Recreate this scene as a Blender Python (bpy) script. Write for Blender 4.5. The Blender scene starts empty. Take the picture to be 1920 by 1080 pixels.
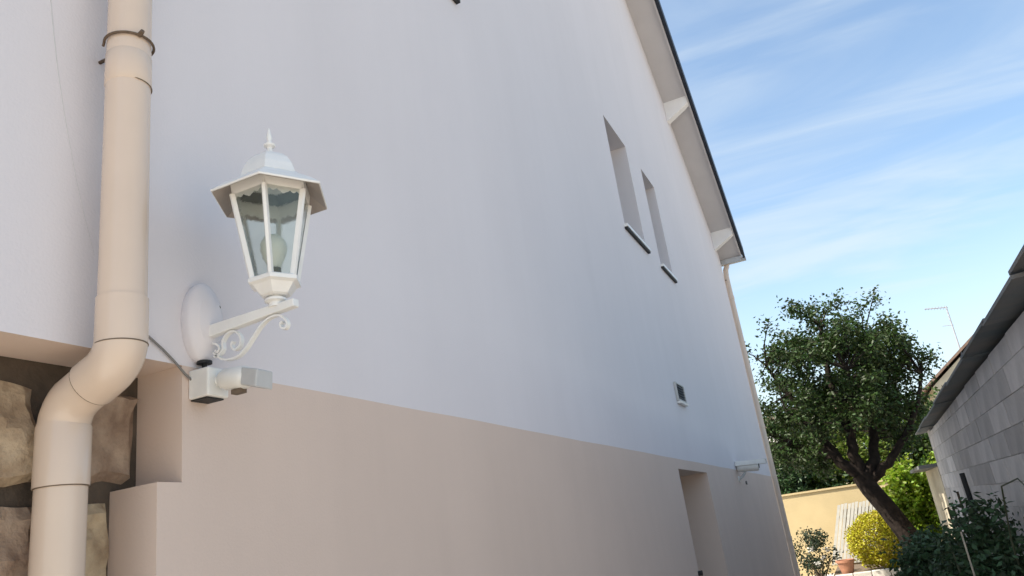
import bpy, bmesh, math, random
import numpy as np
from mathutils import Vector, Matrix
R = math.radians
random.seed(7)
scene = bpy.context.scene
C = scene.collection

# ------------------------------------------------------------------ camera
cam_d = bpy.data.cameras.new('camera')
cam = bpy.data.objects.new('camera', cam_d); C.objects.link(cam)
rot = Matrix(((0.9022136, 0.24804118, 0.352826),
              (0.40969115, -0.23725398, -0.88083126),
              (-0.13477305, 0.93924764, -0.31567405)))
cam.matrix_world = Matrix.Translation((1.3, 0, 1.65)) @ rot.to_4x4()
cam_d.sensor_width = 36; cam_d.lens = 36 * 1440.5 / 1920
cam_d.clip_start = 0.02; cam_d.clip_end = 2000
scene.camera = cam

# ------------------------------------------------------------------ sun and sky
SUN_EL, SUN_AZ = 54, 33          # azimuth: degrees from -X towards -Y
sdir = Vector((-math.cos(R(SUN_EL)) * math.cos(R(SUN_AZ)), -math.cos(R(SUN_EL)) * math.sin(R(SUN_AZ)), math.sin(R(SUN_EL))))
sun_d = bpy.data.lights.new('sun', 'SUN'); sun_d.energy = 4.2; sun_d.angle = R(0.55); sun_d.color = (1, 0.93, 0.82)
sun = bpy.data.objects.new('sun', sun_d); C.objects.link(sun)
sun.rotation_euler = sdir.to_track_quat('Z', 'Y').to_euler()
sun.location = (-8, -6, 14)

world = bpy.data.worlds.new('World'); scene.world = world; world.use_nodes = True
wn = world.node_tree; wn.nodes.clear()
def N(t, typ, **kw):
    n = t.nodes.new(typ)
    for k, v in kw.items(): setattr(n, k, v)
    return n
sky = N(wn, 'ShaderNodeTexSky', sky_type='NISHITA', sun_disc=False, sun_elevation=R(SUN_EL),
        sun_rotation=math.atan2(sdir.x, sdir.y) % (2 * math.pi), air_density=1.0, dust_density=0.9, ozone_density=0.9, altitude=50)
tc = N(wn, 'ShaderNodeTexCoord')
sep = N(wn, 'ShaderNodeSeparateXYZ'); wn.links.new(tc.outputs['Generated'], sep.inputs[0])
za = N(wn, 'ShaderNodeMath', operation='MAXIMUM'); wn.links.new(sep.outputs['Z'], za.inputs[0]); za.inputs[1].default_value = 0.0
zb = N(wn, 'ShaderNodeMath', operation='ADD'); wn.links.new(za.outputs[0], zb.inputs[0]); zb.inputs[1].default_value = 0.22
dx = N(wn, 'ShaderNodeMath', operation='DIVIDE'); wn.links.new(sep.outputs['X'], dx.inputs[0]); wn.links.new(zb.outputs[0], dx.inputs[1])
dy = N(wn, 'ShaderNodeMath', operation='DIVIDE'); wn.links.new(sep.outputs['Y'], dy.inputs[0]); wn.links.new(zb.outputs[0], dy.inputs[1])
cmb = N(wn, 'ShaderNodeCombineXYZ'); wn.links.new(dx.outputs[0], cmb.inputs[0]); wn.links.new(dy.outputs[0], cmb.inputs[1])
mp = N(wn, 'ShaderNodeMapping'); wn.links.new(cmb.outputs[0], mp.inputs[0])
mp.inputs['Rotation'].default_value = (0, 0, R(-42)); mp.inputs['Scale'].default_value = (0.9, 3.0, 1); mp.inputs['Location'].default_value = (4.6, 2.3, 0)
nz = N(wn, 'ShaderNodeTexNoise'); wn.links.new(mp.outputs[0], nz.inputs['Vector'])
nz.inputs['Scale'].default_value = 1.6; nz.inputs['Detail'].default_value = 7; nz.inputs['Roughness'].default_value = 0.52; nz.inputs['Distortion'].default_value = 0.5
rmp = N(wn, 'ShaderNodeMapRange', interpolation_type='SMOOTHSTEP'); wn.links.new(nz.outputs['Fac'], rmp.inputs['Value'])
rmp.inputs['From Min'].default_value = 0.34; rmp.inputs['From Max'].default_value = 0.74; rmp.inputs['To Min'].default_value = 0.05; rmp.inputs['To Max'].default_value = 0.58
mix = N(wn, 'ShaderNodeMix', data_type='RGBA'); hz = N(wn, 'ShaderNodeMapRange', interpolation_type='SMOOTHSTEP'); wn.links.new(sep.outputs['Z'], hz.inputs['Value'])
hz.inputs['From Min'].default_value = 0.0; hz.inputs['From Max'].default_value = 0.36; hz.inputs['To Min'].default_value = 0.75; hz.inputs['To Max'].default_value = 0.0
hmx = N(wn, 'ShaderNodeMath', operation='MAXIMUM'); wn.links.new(rmp.outputs[0], hmx.inputs[0]); wn.links.new(hz.outputs[0], hmx.inputs[1])
wn.links.new(hmx.outputs[0], mix.inputs['Factor'])
tint = N(wn, 'ShaderNodeMix', data_type='RGBA', blend_type='MULTIPLY'); tint.inputs['Factor'].default_value = 1
wn.links.new(sky.outputs[0], tint.inputs[6]); tint.inputs[7].default_value = (0.94, 0.975, 0.93, 1)
wn.links.new(tint.outputs[2], mix.inputs[6]); mix.inputs[7].default_value = (3.1, 3.4, 3.55, 1)
bg = N(wn, 'ShaderNodeBackground'); wn.links.new(mix.outputs[2], bg.inputs[0]); bg.inputs[1].default_value = 0.128
wo = N(wn, 'ShaderNodeOutputWorld'); wn.links.new(bg.outputs[0], wo.inputs[0])

vs = scene.view_settings
vs.view_transform = 'Standard'; vs.look = 'None'; vs.gamma = 1; vs.use_curve_mapping = False
vs.exposure = 1.15

# ------------------------------------------------------------------ materials
MATS = {}
def mat(name, col, rough=0.8, var=0.0, scale=6.0, bump=0.0, bscale=60.0, spec=0.4, metal=0.0, objvar=0.0, island=0.0, col2=None, transl=0.0, coat=0.0, hue=0.0, detail=6, streak=0.0):
    m = bpy.data.materials.new(name); m.use_nodes = True; t = m.node_tree
    b = t.nodes['Principled BSDF']; b.inputs['Roughness'].default_value = rough
    b.inputs['Specular IOR Level'].default_value = spec; b.inputs['Metallic'].default_value = metal
    b.inputs['Coat Weight'].default_value = coat
    tcn = N(t, 'ShaderNodeTexCoord')
    src = None
    base = N(t, 'ShaderNodeRGB'); base.outputs[0].default_value = (*col, 1); src = base.outputs[0]
    if var > 0 or col2:
        nn = N(t, 'ShaderNodeTexNoise'); nn.inputs['Scale'].default_value = scale; nn.inputs['Detail'].default_value = detail
        nn.inputs['Roughness'].default_value = 0.6
        t.links.new(tcn.outputs['Object'], nn.inputs['Vector'])
        mr = N(t, 'ShaderNodeMapRange'); mr.inputs['From Min'].default_value = 0.3; mr.inputs['From Max'].default_value = 0.7
        t.links.new(nn.outputs['Fac'], mr.inputs['Value'])
        mx = N(t, 'ShaderNodeMix', data_type='RGBA'); t.links.new(mr.outputs[0], mx.inputs['Factor'])
        c2 = col2 if col2 else tuple(c * (1 - var) for c in col)
        c1 = col if col2 else tuple(min(1, c * (1 + var)) for c in col)
        mx.inputs[6].default_value = (*c1, 1); mx.inputs[7].default_value = (*c2, 1); src = mx.outputs[2]
    if objvar > 0 or island > 0:
        if objvar > 0:
            oi = N(t, 'ShaderNodeObjectInfo'); rnd = oi.outputs['Random']; am = objvar
        else:
            ge = N(t, 'ShaderNodeNewGeometry'); rnd = ge.outputs['Random Per Island']; am = island
        hs = N(t, 'ShaderNodeHueSaturation')
        mr2 = N(t, 'ShaderNodeMapRange'); mr2.inputs['To Min'].default_value = 1 - am; mr2.inputs['To Max'].default_value = 1 + am
        t.links.new(rnd, mr2.inputs['Value']); t.links.new(mr2.outputs[0], hs.inputs['Value'])
        if hue > 0:
            mr3 = N(t, 'ShaderNodeMapRange'); mr3.inputs['To Min'].default_value = 0.5 - hue; mr3.inputs['To Max'].default_value = 0.5 + hue
            t.links.new(rnd, mr3.inputs['Value']); t.links.new(mr3.outputs[0], hs.inputs['Hue'])
        t.links.new(src, hs.inputs['Color']); src = hs.outputs[0]
    if streak > 0:
        mpn = N(t, 'ShaderNodeMapping'); mpn.inputs['Scale'].default_value = (2.2, 2.2, 0.22)
        t.links.new(tcn.outputs['Object'], mpn.inputs[0])
        sn = N(t, 'ShaderNodeTexNoise'); sn.inputs['Scale'].default_value = 1.6; sn.inputs['Detail'].default_value = 7; sn.inputs['Roughness'].default_value = 0.62
        t.links.new(mpn.outputs[0], sn.inputs['Vector'])
        smr = N(t, 'ShaderNodeMapRange'); smr.inputs['From Min'].default_value = 0.38; smr.inputs['From Max'].default_value = 0.68
        smr.inputs['To Min'].default_value = 1.0; smr.inputs['To Max'].default_value = 1 - streak
        t.links.new(sn.outputs['Fac'], smr.inputs['Value'])
        shs = N(t, 'ShaderNodeHueSaturation'); t.links.new(src, shs.inputs['Color']); t.links.new(smr.outputs[0], shs.inputs['Value']); src = shs.outputs[0]
    t.links.new(src, b.inputs['Base Color'])
    if bump > 0:
        nb = N(t, 'ShaderNodeTexNoise'); nb.inputs['Scale'].default_value = bscale; nb.inputs['Detail'].default_value = 5
        t.links.new(tcn.outputs['Object'], nb.inputs['Vector'])
        bp = N(t, 'ShaderNodeBump'); bp.inputs['Strength'].default_value = bump; bp.inputs['Distance'].default_value = 0.01
        t.links.new(nb.outputs['Fac'], bp.inputs['Height']); t.links.new(bp.outputs[0], b.inputs['Normal'])
    if transl > 0:
        tr = N(t, 'ShaderNodeBsdfTranslucent'); t.links.new(src, tr.inputs['Color'])
        ms = N(t, 'ShaderNodeMixShader'); ms.inputs[0].default_value = transl
        out = t.nodes['Material Output']
        t.links.new(b.outputs[0], ms.inputs[1]); t.links.new(tr.outputs[0], ms.inputs[2]); t.links.new(ms.outputs[0], out.inputs[0])
    MATS[name] = m
    return m

mat('white_plaster', (0.72, 0.685, 0.70), 0.9, var=0.02, scale=0.9, bump=0.10, bscale=150, spec=0.2, streak=0.025)
mat('beige_plaster', (0.68, 0.55, 0.468), 0.9, var=0.03, scale=1.1, bump=0.10, bscale=150, spec=0.2, streak=0.035)
mat('crack', (0.55, 0.54, 0.54), 0.9)
mat('soffit_paint', (0.58, 0.555, 0.55), 0.75, var=0.05, scale=2)
mat('beam_paint', (0.84, 0.82, 0.80), 0.7, var=0.05, scale=4)
mat('slate', (0.022, 0.028, 0.04), 0.5, var=0.3, scale=8, bump=0.2, bscale=30)
mat('zinc', (0.50, 0.51, 0.52), 0.45, var=0.12, scale=7, metal=0.6)
mat('pvc_beige', (0.69, 0.555, 0.445), 0.2, streak=0.07, var=0.035, scale=3, spec=0.5, bump=0.02, bscale=12)
mat('seal_brown', (0.16, 0.12, 0.085), 0.7, var=0.2, scale=20)
mat('rusty_steel', (0.13, 0.09, 0.06), 0.7, var=0.35, scale=40, bump=0.2)
mat('mortar', (0.085, 0.065, 0.048), 0.95, var=0.3, scale=14, bump=0.8, bscale=30)
mat('stone', (0.50, 0.39, 0.27), 0.9, col2=(0.25, 0.175, 0.115), scale=16, bump=1.0, bscale=38, objvar=0.22, hue=0.015)
mat('white_enamel', (0.82, 0.81, 0.78), 0.35, var=0.05, scale=14, bump=0.05, bscale=30, spec=0.5)
mat('white_plastic', (0.78, 0.77, 0.73), 0.45, var=0.05, scale=18, spec=0.45)
mat('grey_plastic', (0.50, 0.50, 0.49), 0.5, var=0.06, scale=18)
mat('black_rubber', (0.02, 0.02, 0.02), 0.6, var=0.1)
mat('cable_grey', (0.20, 0.19, 0.18), 0.6, var=0.15, scale=30)
mat('frosted_bulb', (0.85, 0.83, 0.76), 0.4, var=0.02)
mat('brass_dark', (0.10, 0.085, 0.06), 0.45, metal=0.5, var=0.2, scale=30)
mat('lining_taupe', (0.36, 0.315, 0.28), 0.6, var=0.1, scale=20)
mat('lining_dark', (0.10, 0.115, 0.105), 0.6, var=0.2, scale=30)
mat('window_frame', (0.78, 0.78, 0.77), 0.45, var=0.03)
mat('window_dark', (0.02, 0.025, 0.03), 0.08, var=0.1, spec=0.6)
mat('door_paint', (0.40, 0.38, 0.36), 0.5, var=0.08, scale=6, bump=0.1)
mat('block', (0.60, 0.56, 0.53), 0.95, var=0.16, scale=3, bump=0.5, bscale=70, objvar=0.22, spec=0.2)
mat('block_mortar', (0.60, 0.57, 0.545), 0.95, var=0.22, scale=12, bump=0.8, bscale=60, spec=0.2)
mat('fibre_cement', (0.15, 0.18, 0.195), 0.75, col2=(0.25, 0.23, 0.21), scale=2.2, bump=0.4, bscale=50, objvar=0.12)
mat('cream_render', (0.56, 0.44, 0.245), 0.9, var=0.07, scale=1.6, bump=0.4, bscale=50, spec=0.2)
mat('cream_render_pale', (0.58, 0.51, 0.38), 0.9, var=0.12, scale=3, bump=0.4, bscale=50, spec=0.2)
mat('pale_wood', (0.56, 0.50, 0.39), 0.8, var=0.12, scale=9, objvar=0.08)
mat('terracotta', (0.36, 0.17, 0.10), 0.85, var=0.2, scale=9, bump=0.3)
mat('roof_tile', (0.20, 0.135, 0.10), 0.9, var=0.3, scale=5, bump=0.5, bscale=20)
mat('edging_stone', (0.55, 0.52, 0.46), 0.9, var=0.15, scale=8, bump=0.5, bscale=40, objvar=0.1)
mat('soil', (0.13, 0.095, 0.065), 1.0, var=0.35, scale=9, bump=0.9, bscale=30)
mat('concrete_path', (0.60, 0.56, 0.50), 0.9, var=0.15, scale=3, bump=0.4, bscale=60)
mat('gravel_ground', (0.46, 0.40, 0.33), 0.95, var=0.25, scale=4, bump=0.8, bscale=40)
mat('bark', (0.028, 0.021, 0.017), 0.95, spec=0.15, var=0.4, scale=12, bump=1.0, bscale=25)
mat('stem', (0.10, 0.075, 0.05), 0.9, var=0.3, scale=14)
mat('cane_green', (0.10, 0.11, 0.06), 0.8, var=0.3, scale=14)
mat('leaf_dark', (0.035, 0.07, 0.02), 0.5, island=0.5, hue=0.025, transl=0.22, spec=0.4)
mat('leaf_tree', (0.038, 0.064, 0.014), 0.5, island=0.5, hue=0.03, transl=0.28, spec=0.35)
mat('leaf_mid', (0.055, 0.095, 0.018), 0.55, island=0.45, hue=0.03, transl=0.3)
mat('leaf_sunny', (0.12, 0.165, 0.02), 0.55, island=0.45, hue=0.03, transl=0.35)
mat('leaf_rose', (0.022, 0.036, 0.014), 0.55, island=0.4, hue=0.03, transl=0.15)
mat('rib_grey', (0.46, 0.44, 0.385), 0.8, var=0.1, scale=9, objvar=0.05)
mat('plate_paint', (0.735, 0.70, 0.71), 0.5, var=0.03, scale=14)
mat('leaf_yellow', (0.42, 0.37, 0.02), 0.55, island=0.4, hue=0.025, transl=0.25)
mat('leaf_lime', (0.22, 0.31, 0.02), 0.5, island=0.4, hue=0.025, transl=0.4)
mat('leaf_shade', (0.055, 0.10, 0.042), 0.55, island=0.5, hue=0.03, transl=0.15)
mat('petal_white', (0.75, 0.73, 0.68), 0.7, island=0.12, transl=0.3)
mat('antenna_metal', (0.45, 0.46, 0.48), 0.5, metal=0.4, var=0.1)
mat('hidden_wall', (0.6, 0.58, 0.55), 0.9, var=0.05)
# clear lantern glass
g = bpy.data.materials.new('lantern_glass'); g.use_nodes = True
gb = g.node_tree.nodes['Principled BSDF']
gb.inputs['Base Color'].default_value = (0.93, 0.98, 0.95, 1); gb.inputs['Roughness'].default_value = 0.03
gb.inputs['Transmission Weight'].default_value = 1.0; gb.inputs['IOR'].default_value = 1.45
gn = N(g.node_tree, 'ShaderNodeTexNoise'); gn.inputs['Scale'].default_value = 25
gp = N(g.node_tree, 'ShaderNodeBump'); gp.inputs['Strength'].default_value = 0.05; gp.inputs['Distance'].default_value = 0.005
g.node_tree.links.new(gn.outputs['Fac'], gp.inputs['Height']); g.node_tree.links.new(gp.outputs[0], gb.inputs['Normal'])
MATS['lantern_glass'] = g

# ------------------------------------------------------------------ helpers
class MB:
    """collects shapes; build() links them as one mesh object"""
    def __init__(s): s.v = []; s.f = []
    def add(s, v, f):
        o = len(s.v); s.v += [tuple(p) for p in v]; s.f += [tuple(i + o for i in q) for q in f]; return s
    def box(s, x0, x1, y0, y1, z0, z1):
        v = [(x, y, z) for x in (x0, x1) for y in (y0, y1) for z in (z0, z1)]
        return s.add(v, [(0, 1, 3, 2), (4, 6, 7, 5), (0, 4, 5, 1), (2, 3, 7, 6), (0, 2, 6, 4), (1, 5, 7, 3)])
    def tube(s, pts, rad, n=10, caps=True):
        P = [Vector(p) for p in pts]; m = len(P)
        if not hasattr(rad, '__len__'): rad = [rad] * m
        T = []
        for i in range(m):
            a = P[max(i - 1, 0)]; b = P[min(i + 1, m - 1)]; d = (b - a)
            T.append(d.normalized() if d.length > 1e-9 else Vector((0, 0, 1)))
        ref = Vector((0, 0, 1)) if abs(T[0].z) < 0.9 else Vector((0, 1, 0))
        u = T[0].cross(ref).normalized(); rings = []
        for i in range(m):
            u = (u - T[i] * u.dot(T[i])).normalized(); w = T[i].cross(u)
            rings += [P[i] + (u * math.cos(2 * math.pi * k / n) + w * math.sin(2 * math.pi * k / n)) * rad[i] for k in range(n)]
        f = [(i * n + k, i * n + (k + 1) % n, (i + 1) * n + (k + 1) % n, (i + 1) * n + k) for i in range(m - 1) for k in range(n)]
        if caps: f += [tuple(range(n - 1, -1, -1)), tuple((m - 1) * n + k for k in range(n))]
        return s.add(rings, f)
    def lathe(s, prof, c=(0, 0, 0), n=24, phase=0.0, sx=1.0, sy=1.0):
        v = [(c[0] + r * sx * math.cos(phase + 2 * math.pi * k / n), c[1] + r * sy * math.sin(phase + 2 * math.pi * k / n), c[2] + z) for r, z in prof for k in range(n)]
        m = len(prof)
        f = [(i * n + k, i * n + (k + 1) % n, (i + 1) * n + (k + 1) % n, (i + 1) * n + k) for i in range(m - 1) for k in range(n)]
        f += [tuple(range(n - 1, -1, -1)), tuple((m - 1) * n + k for k in range(n))]
        return s.add(v, f)
    def mesh(s, name, m, smooth=False, bevel=0.0):
        me = bpy.data.meshes.new(name); me.from_pydata(s.v, [], s.f); me.update()
        if bevel > 0:
            bm = bmesh.new(); bm.from_mesh(me)
            bmesh.ops.recalc_face_normals(bm, faces=bm.faces)
            bmesh.ops.bevel(bm, geom=list(bm.edges), offset=bevel, segments=2, affect='EDGES', profile=0.5)
            bm.to_mesh(me); bm.free()
        else:
            bm = bmesh.new(); bm.from_mesh(me); bmesh.ops.recalc_face_normals(bm, faces=bm.faces); bm.to_mesh(me); bm.free()
        me.materials.append(MATS[m])
        if smooth: me.shade_smooth()
        return me
    def build(s, name, m, parent=None, smooth=False, bevel=0.0, auto=None):
        return link(name, s.mesh(name, m, smooth or auto is not None, bevel), parent, auto)
def link(name, me, parent=None, auto=None):
    o = bpy.data.objects.new(name, me); C.objects.link(o)
    if parent is not None:
        o.parent = parent; o.location = -Vector(abs_loc(parent))
    if auto is not None:
        me.set_sharp_from_angle(angle=R(auto))
    return o
LOC = {}
def abs_loc(o):
    if o.name in LOC: return LOC[o.name]
    return (0, 0, 0)          # parts have their own vertices in world coordinates
def thing(name, label, cat, loc=(0, 0, 0), group=None):
    o = bpy.data.objects.new(name, None); C.objects.link(o); o.location = loc; o.empty_display_size = 0.2
    LOC[o.name] = tuple(loc); o['label'] = label; o['category'] = cat
    if group: o['group'] = group
    return o
def tag(o, label, cat, group=None):
    o['label'] = label; o['category'] = cat
    if group: o['group'] = group
    return o
def struct(o): o['kind'] = 'structure'; return o
def sub(name, mb, m, parent, **kw):
    return mb.build(name, m, parent, **kw)

# ------------------------------------------------------------------ ground and paths
def sheet(name, x0, x1, y0, y1, z, m, nx=1, ny=1, th=None):
    b = MB()
    if th: b.box(x0, x1, y0, y1, z - th, z)
    else: b.add([(x0, y0, z), (x1, y0, z), (x1, y1, z), (x0, y1, z)], [(0, 1, 2, 3)])
    return struct(b.build(name, m))
sheet('ground', -300, 300, -300, 500, 0.0, 'gravel_ground')
sheet('passage_path', 0.02, 1.5, -4.0, 17.2, 0.012, 'concrete_path', th=0.008)
sheet('garden_bed_soil', 0.2, 2.3, 17.75, 20.8, 0.16, 'soil', th=0.158)
sheet('shrub_border_soil', 1.55, 2.38, 3.4, 14.0, 0.03, 'soil', th=0.026)
sheet('garden_terrace', -7, 0.15, 13.5, 20.8, 0.014, 'concrete_path', th=0.010)

# ------------------------------------------------------------------ house
Y0, Y1 = -0.2, 12.8                    # gable wall from corner to corner, wall face at x = 0
ZP = 2.124                             # paint line
SL = 0.601; RIDGE_Y = 6.3
def soff(y): return 5.812 + SL * (12.823 - y) if y > RIDGE_Y else 5.812 + SL * (12.823 - RIDGE_Y) - SL * (RIDGE_Y - y)
house = thing('house', 'tall rendered house with white upper wall, beige base band and dark roof edge', 'house', (0, 6.3, 0))
windows = [(5.99, 6.70, 4.07, 5.15), (7.27, 7.83, 4.07, 5.15), (2.36, 3.0, 4.36, 5.34)]
door = (6.17, 7.37, -0.1, 2.045)
teeth = []                             # stone patch edge: (z0, z1, y)
z = ZP; k = 0
for h in (0.254, 0.29, 0.27, 0.30, 0.26, 0.29, 0.30, 0.3):
    teeth.append((z - h, z, 1.238 if k % 2 == 0 else 1.174)); z -= h; k += 1
def cellkind(y, z):
    for a, b, c, d in windows:
        if a < y < b and c < z < d: return None
    if door[0] < y < door[1] and z < door[3]: return None
    if z > ZP: return 'u'
    for a, b, c in teeth:
        if a < z < b and y < c: return None
    return 'b'
ys = sorted({Y0, Y1, 1.238, 1.174} | {w[i] for w in windows for i in (0, 1)} | {door[0], door[1]})
zs = sorted({0.0, 5.8, ZP, door[3]} | {w[i] for w in windows for i in (2, 3)} | {max(t[0], 0.0) for t in teeth})
ys = sorted(set(ys) | {round(1.3 + i * 0.2, 3) for i in range(57)})
up, lo = MB(), MB()
def wz(y, z): return z + (0.001 * math.sin(y * 2.9) + 0.0008 * math.sin(y * 7.3 + 1)) * min(1, max(0, (y - 1.24) * 4)) * (1 if y < 12.7 else 0) if abs(z - ZP) < 1e-6 else z
def depth(y, z): return 0.146 if z < ZP + 0.001 and y < 1.5 else (0.34 if z < ZP else 0.26)
for i in range(len(ys) - 1):
    for j in range(len(zs) - 1):
        ya, yb, za_, zb_ = ys[i], ys[i + 1], zs[j], zs[j + 1]
        kd = cellkind((ya + yb) / 2, (za_ + zb_) / 2)
        if not kd: continue
        m = up if kd == 'u' else lo
        m.add([(0, ya, wz(ya, za_)), (0, yb, wz(yb, za_)), (0, yb, wz(yb, zb_)), (0, ya, wz(ya, zb_))], [(0, 1, 2, 3)])
        for di, dj, e in ((-1, 0, ((ya, za_), (ya, zb_))), (1, 0, ((yb, za_), (yb, zb_))), (0, -1, ((ya, za_), (yb, za_))), (0, 1, ((ya, zb_), (yb, zb_)))):
            ii, jj = i + di, j + dj
            if ii < 0 or ii >= len(ys) - 1 or jj < 0 or jj >= len(zs) - 1: continue
            if cellkind((ys[ii] + ys[ii + 1]) / 2, (zs[jj] + zs[jj + 1]) / 2) is None:
                (y_a, z_a), (y_b, z_b) = e
                dd = depth((y_a + y_b) / 2, (z_a + z_b) / 2)
                mm_ = lo if abs(z_a - ZP) < 1e-6 and abs(z_b - ZP) < 1e-6 else m  # overhang underside goes beige: warm ground bounce put into its colour
                mm_.add([(0, y_a, z_a), (0, y_b, z_b), (-dd, y_b, z_b), (-dd, y_a, z_a)], [(0, 1, 2, 3)])
up.add([(0, y_, 5.8) for y_ in ys] + [(0, Y1, soff(Y1) + 0.03), (0, RIDGE_Y, soff(RIDGE_Y) + 0.03), (0, Y0, soff(Y0) + 0.03)], [tuple(range(len(ys) + 3))])
def weld(b):
    return b
uw = up.build('upper_wall', 'white_plaster', house); uw['label'] = 'smooth white rendered upper wall'
lw = lo.build('base_wall', 'beige_plaster', house); lw['label'] = 'beige painted lower band of the wall'
# inner core and end walls so that no light leaks through
b = MB(); b.box(-9, -0.5, Y0 + 0.3, Y1 - 0.3, 0, 5.8); b.build('core_wall', 'hidden_wall', house)
b = MB(); b.box(-9, -0.003, Y1 - 0.25, Y1 - 0.002, 0, 5.82); b.build('end_wall', 'white_plaster', house)
b = MB(); b.box(-9, -0.15, Y0 + 0.002, Y0 + 0.25, 0, 5.82); b.build('end_wall', 'white_plaster', house)
b = MB(); b.add([(-9, Y0, 0), (-9, Y1, 0), (-9, Y1, 5.84), (-9, RIDGE_Y, soff(RIDGE_Y) + 0.02), (-9, Y0, 5.84)], [(0, 1, 2, 3, 4)]); b.build('rear_gable_wall', 'white_plaster', house)
# thin crack in the render beside the downpipe
b = MB(); b.tube([(0, 0.87, 3.0), (0, 0.885, 2.864), (0, 0.896, 2.79), (0, 0.91, 2.706), (0, 0.93, 2.61), (0, 0.962, 2.479), (0, 0.985, 2.40), (0, 1.012, 2.319)], [0.0012, 0.0013, 0.0012, 0.001, 0.0007, 0.0006, 0.0006, 0.0004], 5)
b.build('hairline_crack', 'crack', house)

# roof
OV = 0.375
YE = 12.93
def roofslab(z0, z1, xa, xb):
    b = MB(); pr = []
    yl = 2 * RIDGE_Y - YE
    for y in (yl, RIDGE_Y, YE):
        pr.append((y, soff(y)))
    v = [(x, y, z + dz) for x in (xa, xb) for dz in (z0, z1) for (y, z) in pr]
    # index: x*6 + dz*3 + i
    f = []
    for x in (0, 6):
        for i in (0, 1): f.append((x + i, x + i + 1, x + 3 + i + 1, x + 3 + i))
    for i in (0, 1):
        f.append((i, i + 1, 6 + i + 1, 6 + i)); f.append((3 + i, 3 + i + 1, 9 + i + 1, 9 + i))
    f.append((0, 3, 9, 6)); f.append((2, 5, 11, 8))
    b.add(v, f); return b
roof = roofslab(0.022, 0.13, -9.3, OV - 0.012).build('roof', 'slate', house)
sf = roofslab(0.0, 0.02, -9.3, OV - 0.02).build('soffit', 'soffit_paint', house)
# dark verge strips, metre lengths with small joints
def verge_piece(ya, yb):
    b = MB()
    v = []
    for x in (OV - 0.010, OV + 0.03):
        for y in (ya, yb):
            v += [(x, y, soff(y) - 0.05), (x, y, soff(y) + 0.135)]
    b.add(v, [(0, 2, 3, 1), (4, 5, 7, 6), (0, 1, 5, 4), (2, 6, 7, 3), (1, 3, 7, 5), (0, 4, 6, 2)])
    return b.build('verge_strip', 'slate', roof)
yv = YE - 0.0; 
cuts = [YE, 9.63, 7.6, RIDGE_Y]
for a_, b_ in zip(cuts[1:], cuts[:-1]): verge_piece(a_ + 0.006, b_ - 0.006)
cuts = [RIDGE_Y, 3.8, 1.5, 2 * RIDGE_Y - YE]
for a_, b_ in zip(cuts[1:], cuts[:-1]): verge_piece(a_ + 0.006, b_ - 0.006)
# pale inner board of the verge
for ya, yb in ((RIDGE_Y + 0.01, YE - 0.004), (2 * RIDGE_Y - YE + 0.004, RIDGE_Y - 0.01)):
    b = MB(); v = []
    for x in (OV - 0.04, OV - 0.0195):
        for y in (ya, yb): v += [(x, y, soff(y) - 0.045), (x, y, soff(y) - 0.001)]
    b.add(v, [(0, 2, 3, 1), (4, 5, 7, 6), (0, 1, 5, 4), (2, 6, 7, 3), (1, 3, 7, 5), (0, 4, 6, 2)]); b.build('verge_board', 'soffit_paint', roof)
# eave board and gutter at the far end
b = MB(); b.box(-9.2, OV - 0.045, YE - 0.03, YE - 0.002, soff(YE) - 0.085, soff(YE) + 0.0); b.build('fascia', 'zinc', roof)
b = MB()
prof = [(YE + 0.06 + 0.06 * math.cos(t), soff(YE) - 0.02 + 0.06 * math.sin(t)) for t in [math.pi + i * math.pi / 10 for i in range(11)]]
v = []; n_ = len(prof)
for x in (-9.2, OV + 0.03):
    v += [(x, y, z) for y, z in prof] + [(x, YE + 0.06 + (y - YE - 0.06) * 0.94, soff(YE) - 0.02 + (z - soff(YE) + 0.02) * 0.94) for y, z in prof]
f = []
for i in range(n_ - 1):
    f.append((i, i + 1, 2 * n_ + i + 1, 2 * n_ + i)); f.append((n_ + i, n_ + i + 1, 3 * n_ + i + 1, 3 * n_ + i))
f.append(tuple(range(2 * n_, 3 * n_)))
b.add(v, f); b.build('gutter', 'zinc', roof, smooth=False)
# purlin ends, tapered towards the verge
for yp in (12.42, 10.20, 7.98, 4.62, 2.40, 0.18):
    b = MB(); hy = 0.06
    v = []
    for y in (yp - hy, yp + hy):
        zt = soff(y) - 0.0015
        v += [(0.0015, y, zt), (OV - 0.042, y, zt), (OV - 0.042, y, soff(yp) - 0.075), (OV - 0.10, y, soff(yp) - 0.115), (0.0015, y, soff(yp) - 0.27)]
    b.add(v, [(0, 1, 2, 3, 4), (5, 9, 8, 7, 6)] + [(i, 5 + i, 5 + (i + 1) % 5, (i + 1) % 5) for i in range(5)])
    b.build('purlin_end', 'beam_paint', house)

# windows and door (set deep in their reveals)
for k, (ya, yb, za_, zb_) in enumerate(windows):
    w = MB().box(-0.262, -0.248, ya - 0.01, yb + 0.01, za_ - 0.01, zb_ + 0.01).build('window', 'window_frame', house)
    b = MB(); t = 0.055
    b.box(-0.247, -0.205, ya, ya + t, za_, zb_).box(-0.247, -0.205, yb - t, yb, za_, zb_).box(-0.247, -0.207, ya + t, yb - t, za_, za_ + t).box(-0.247, -0.207, ya + t, yb - t, zb_ - t, zb_)
    b.build('frame', 'window_frame', w)
    MB().box(-0.240, -0.232, ya + t, yb - t, za_ + t, zb_ - t).build('pane', 'window_dark', w)
    MB().box(-0.20, 0.032, ya - 0.03, yb + 0.04, za_ - 0.022, za_ + 0.004).build('sill', 'white_enamel', w)
    MB().box(0.002, 0.026, ya - 0.03, yb + 0.035, za_ - 0.040, za_ - 0.0225).build('sill_shade_strip', 'black_rubber', w)  # black strip stands in for the shadow gap under the sill
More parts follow.
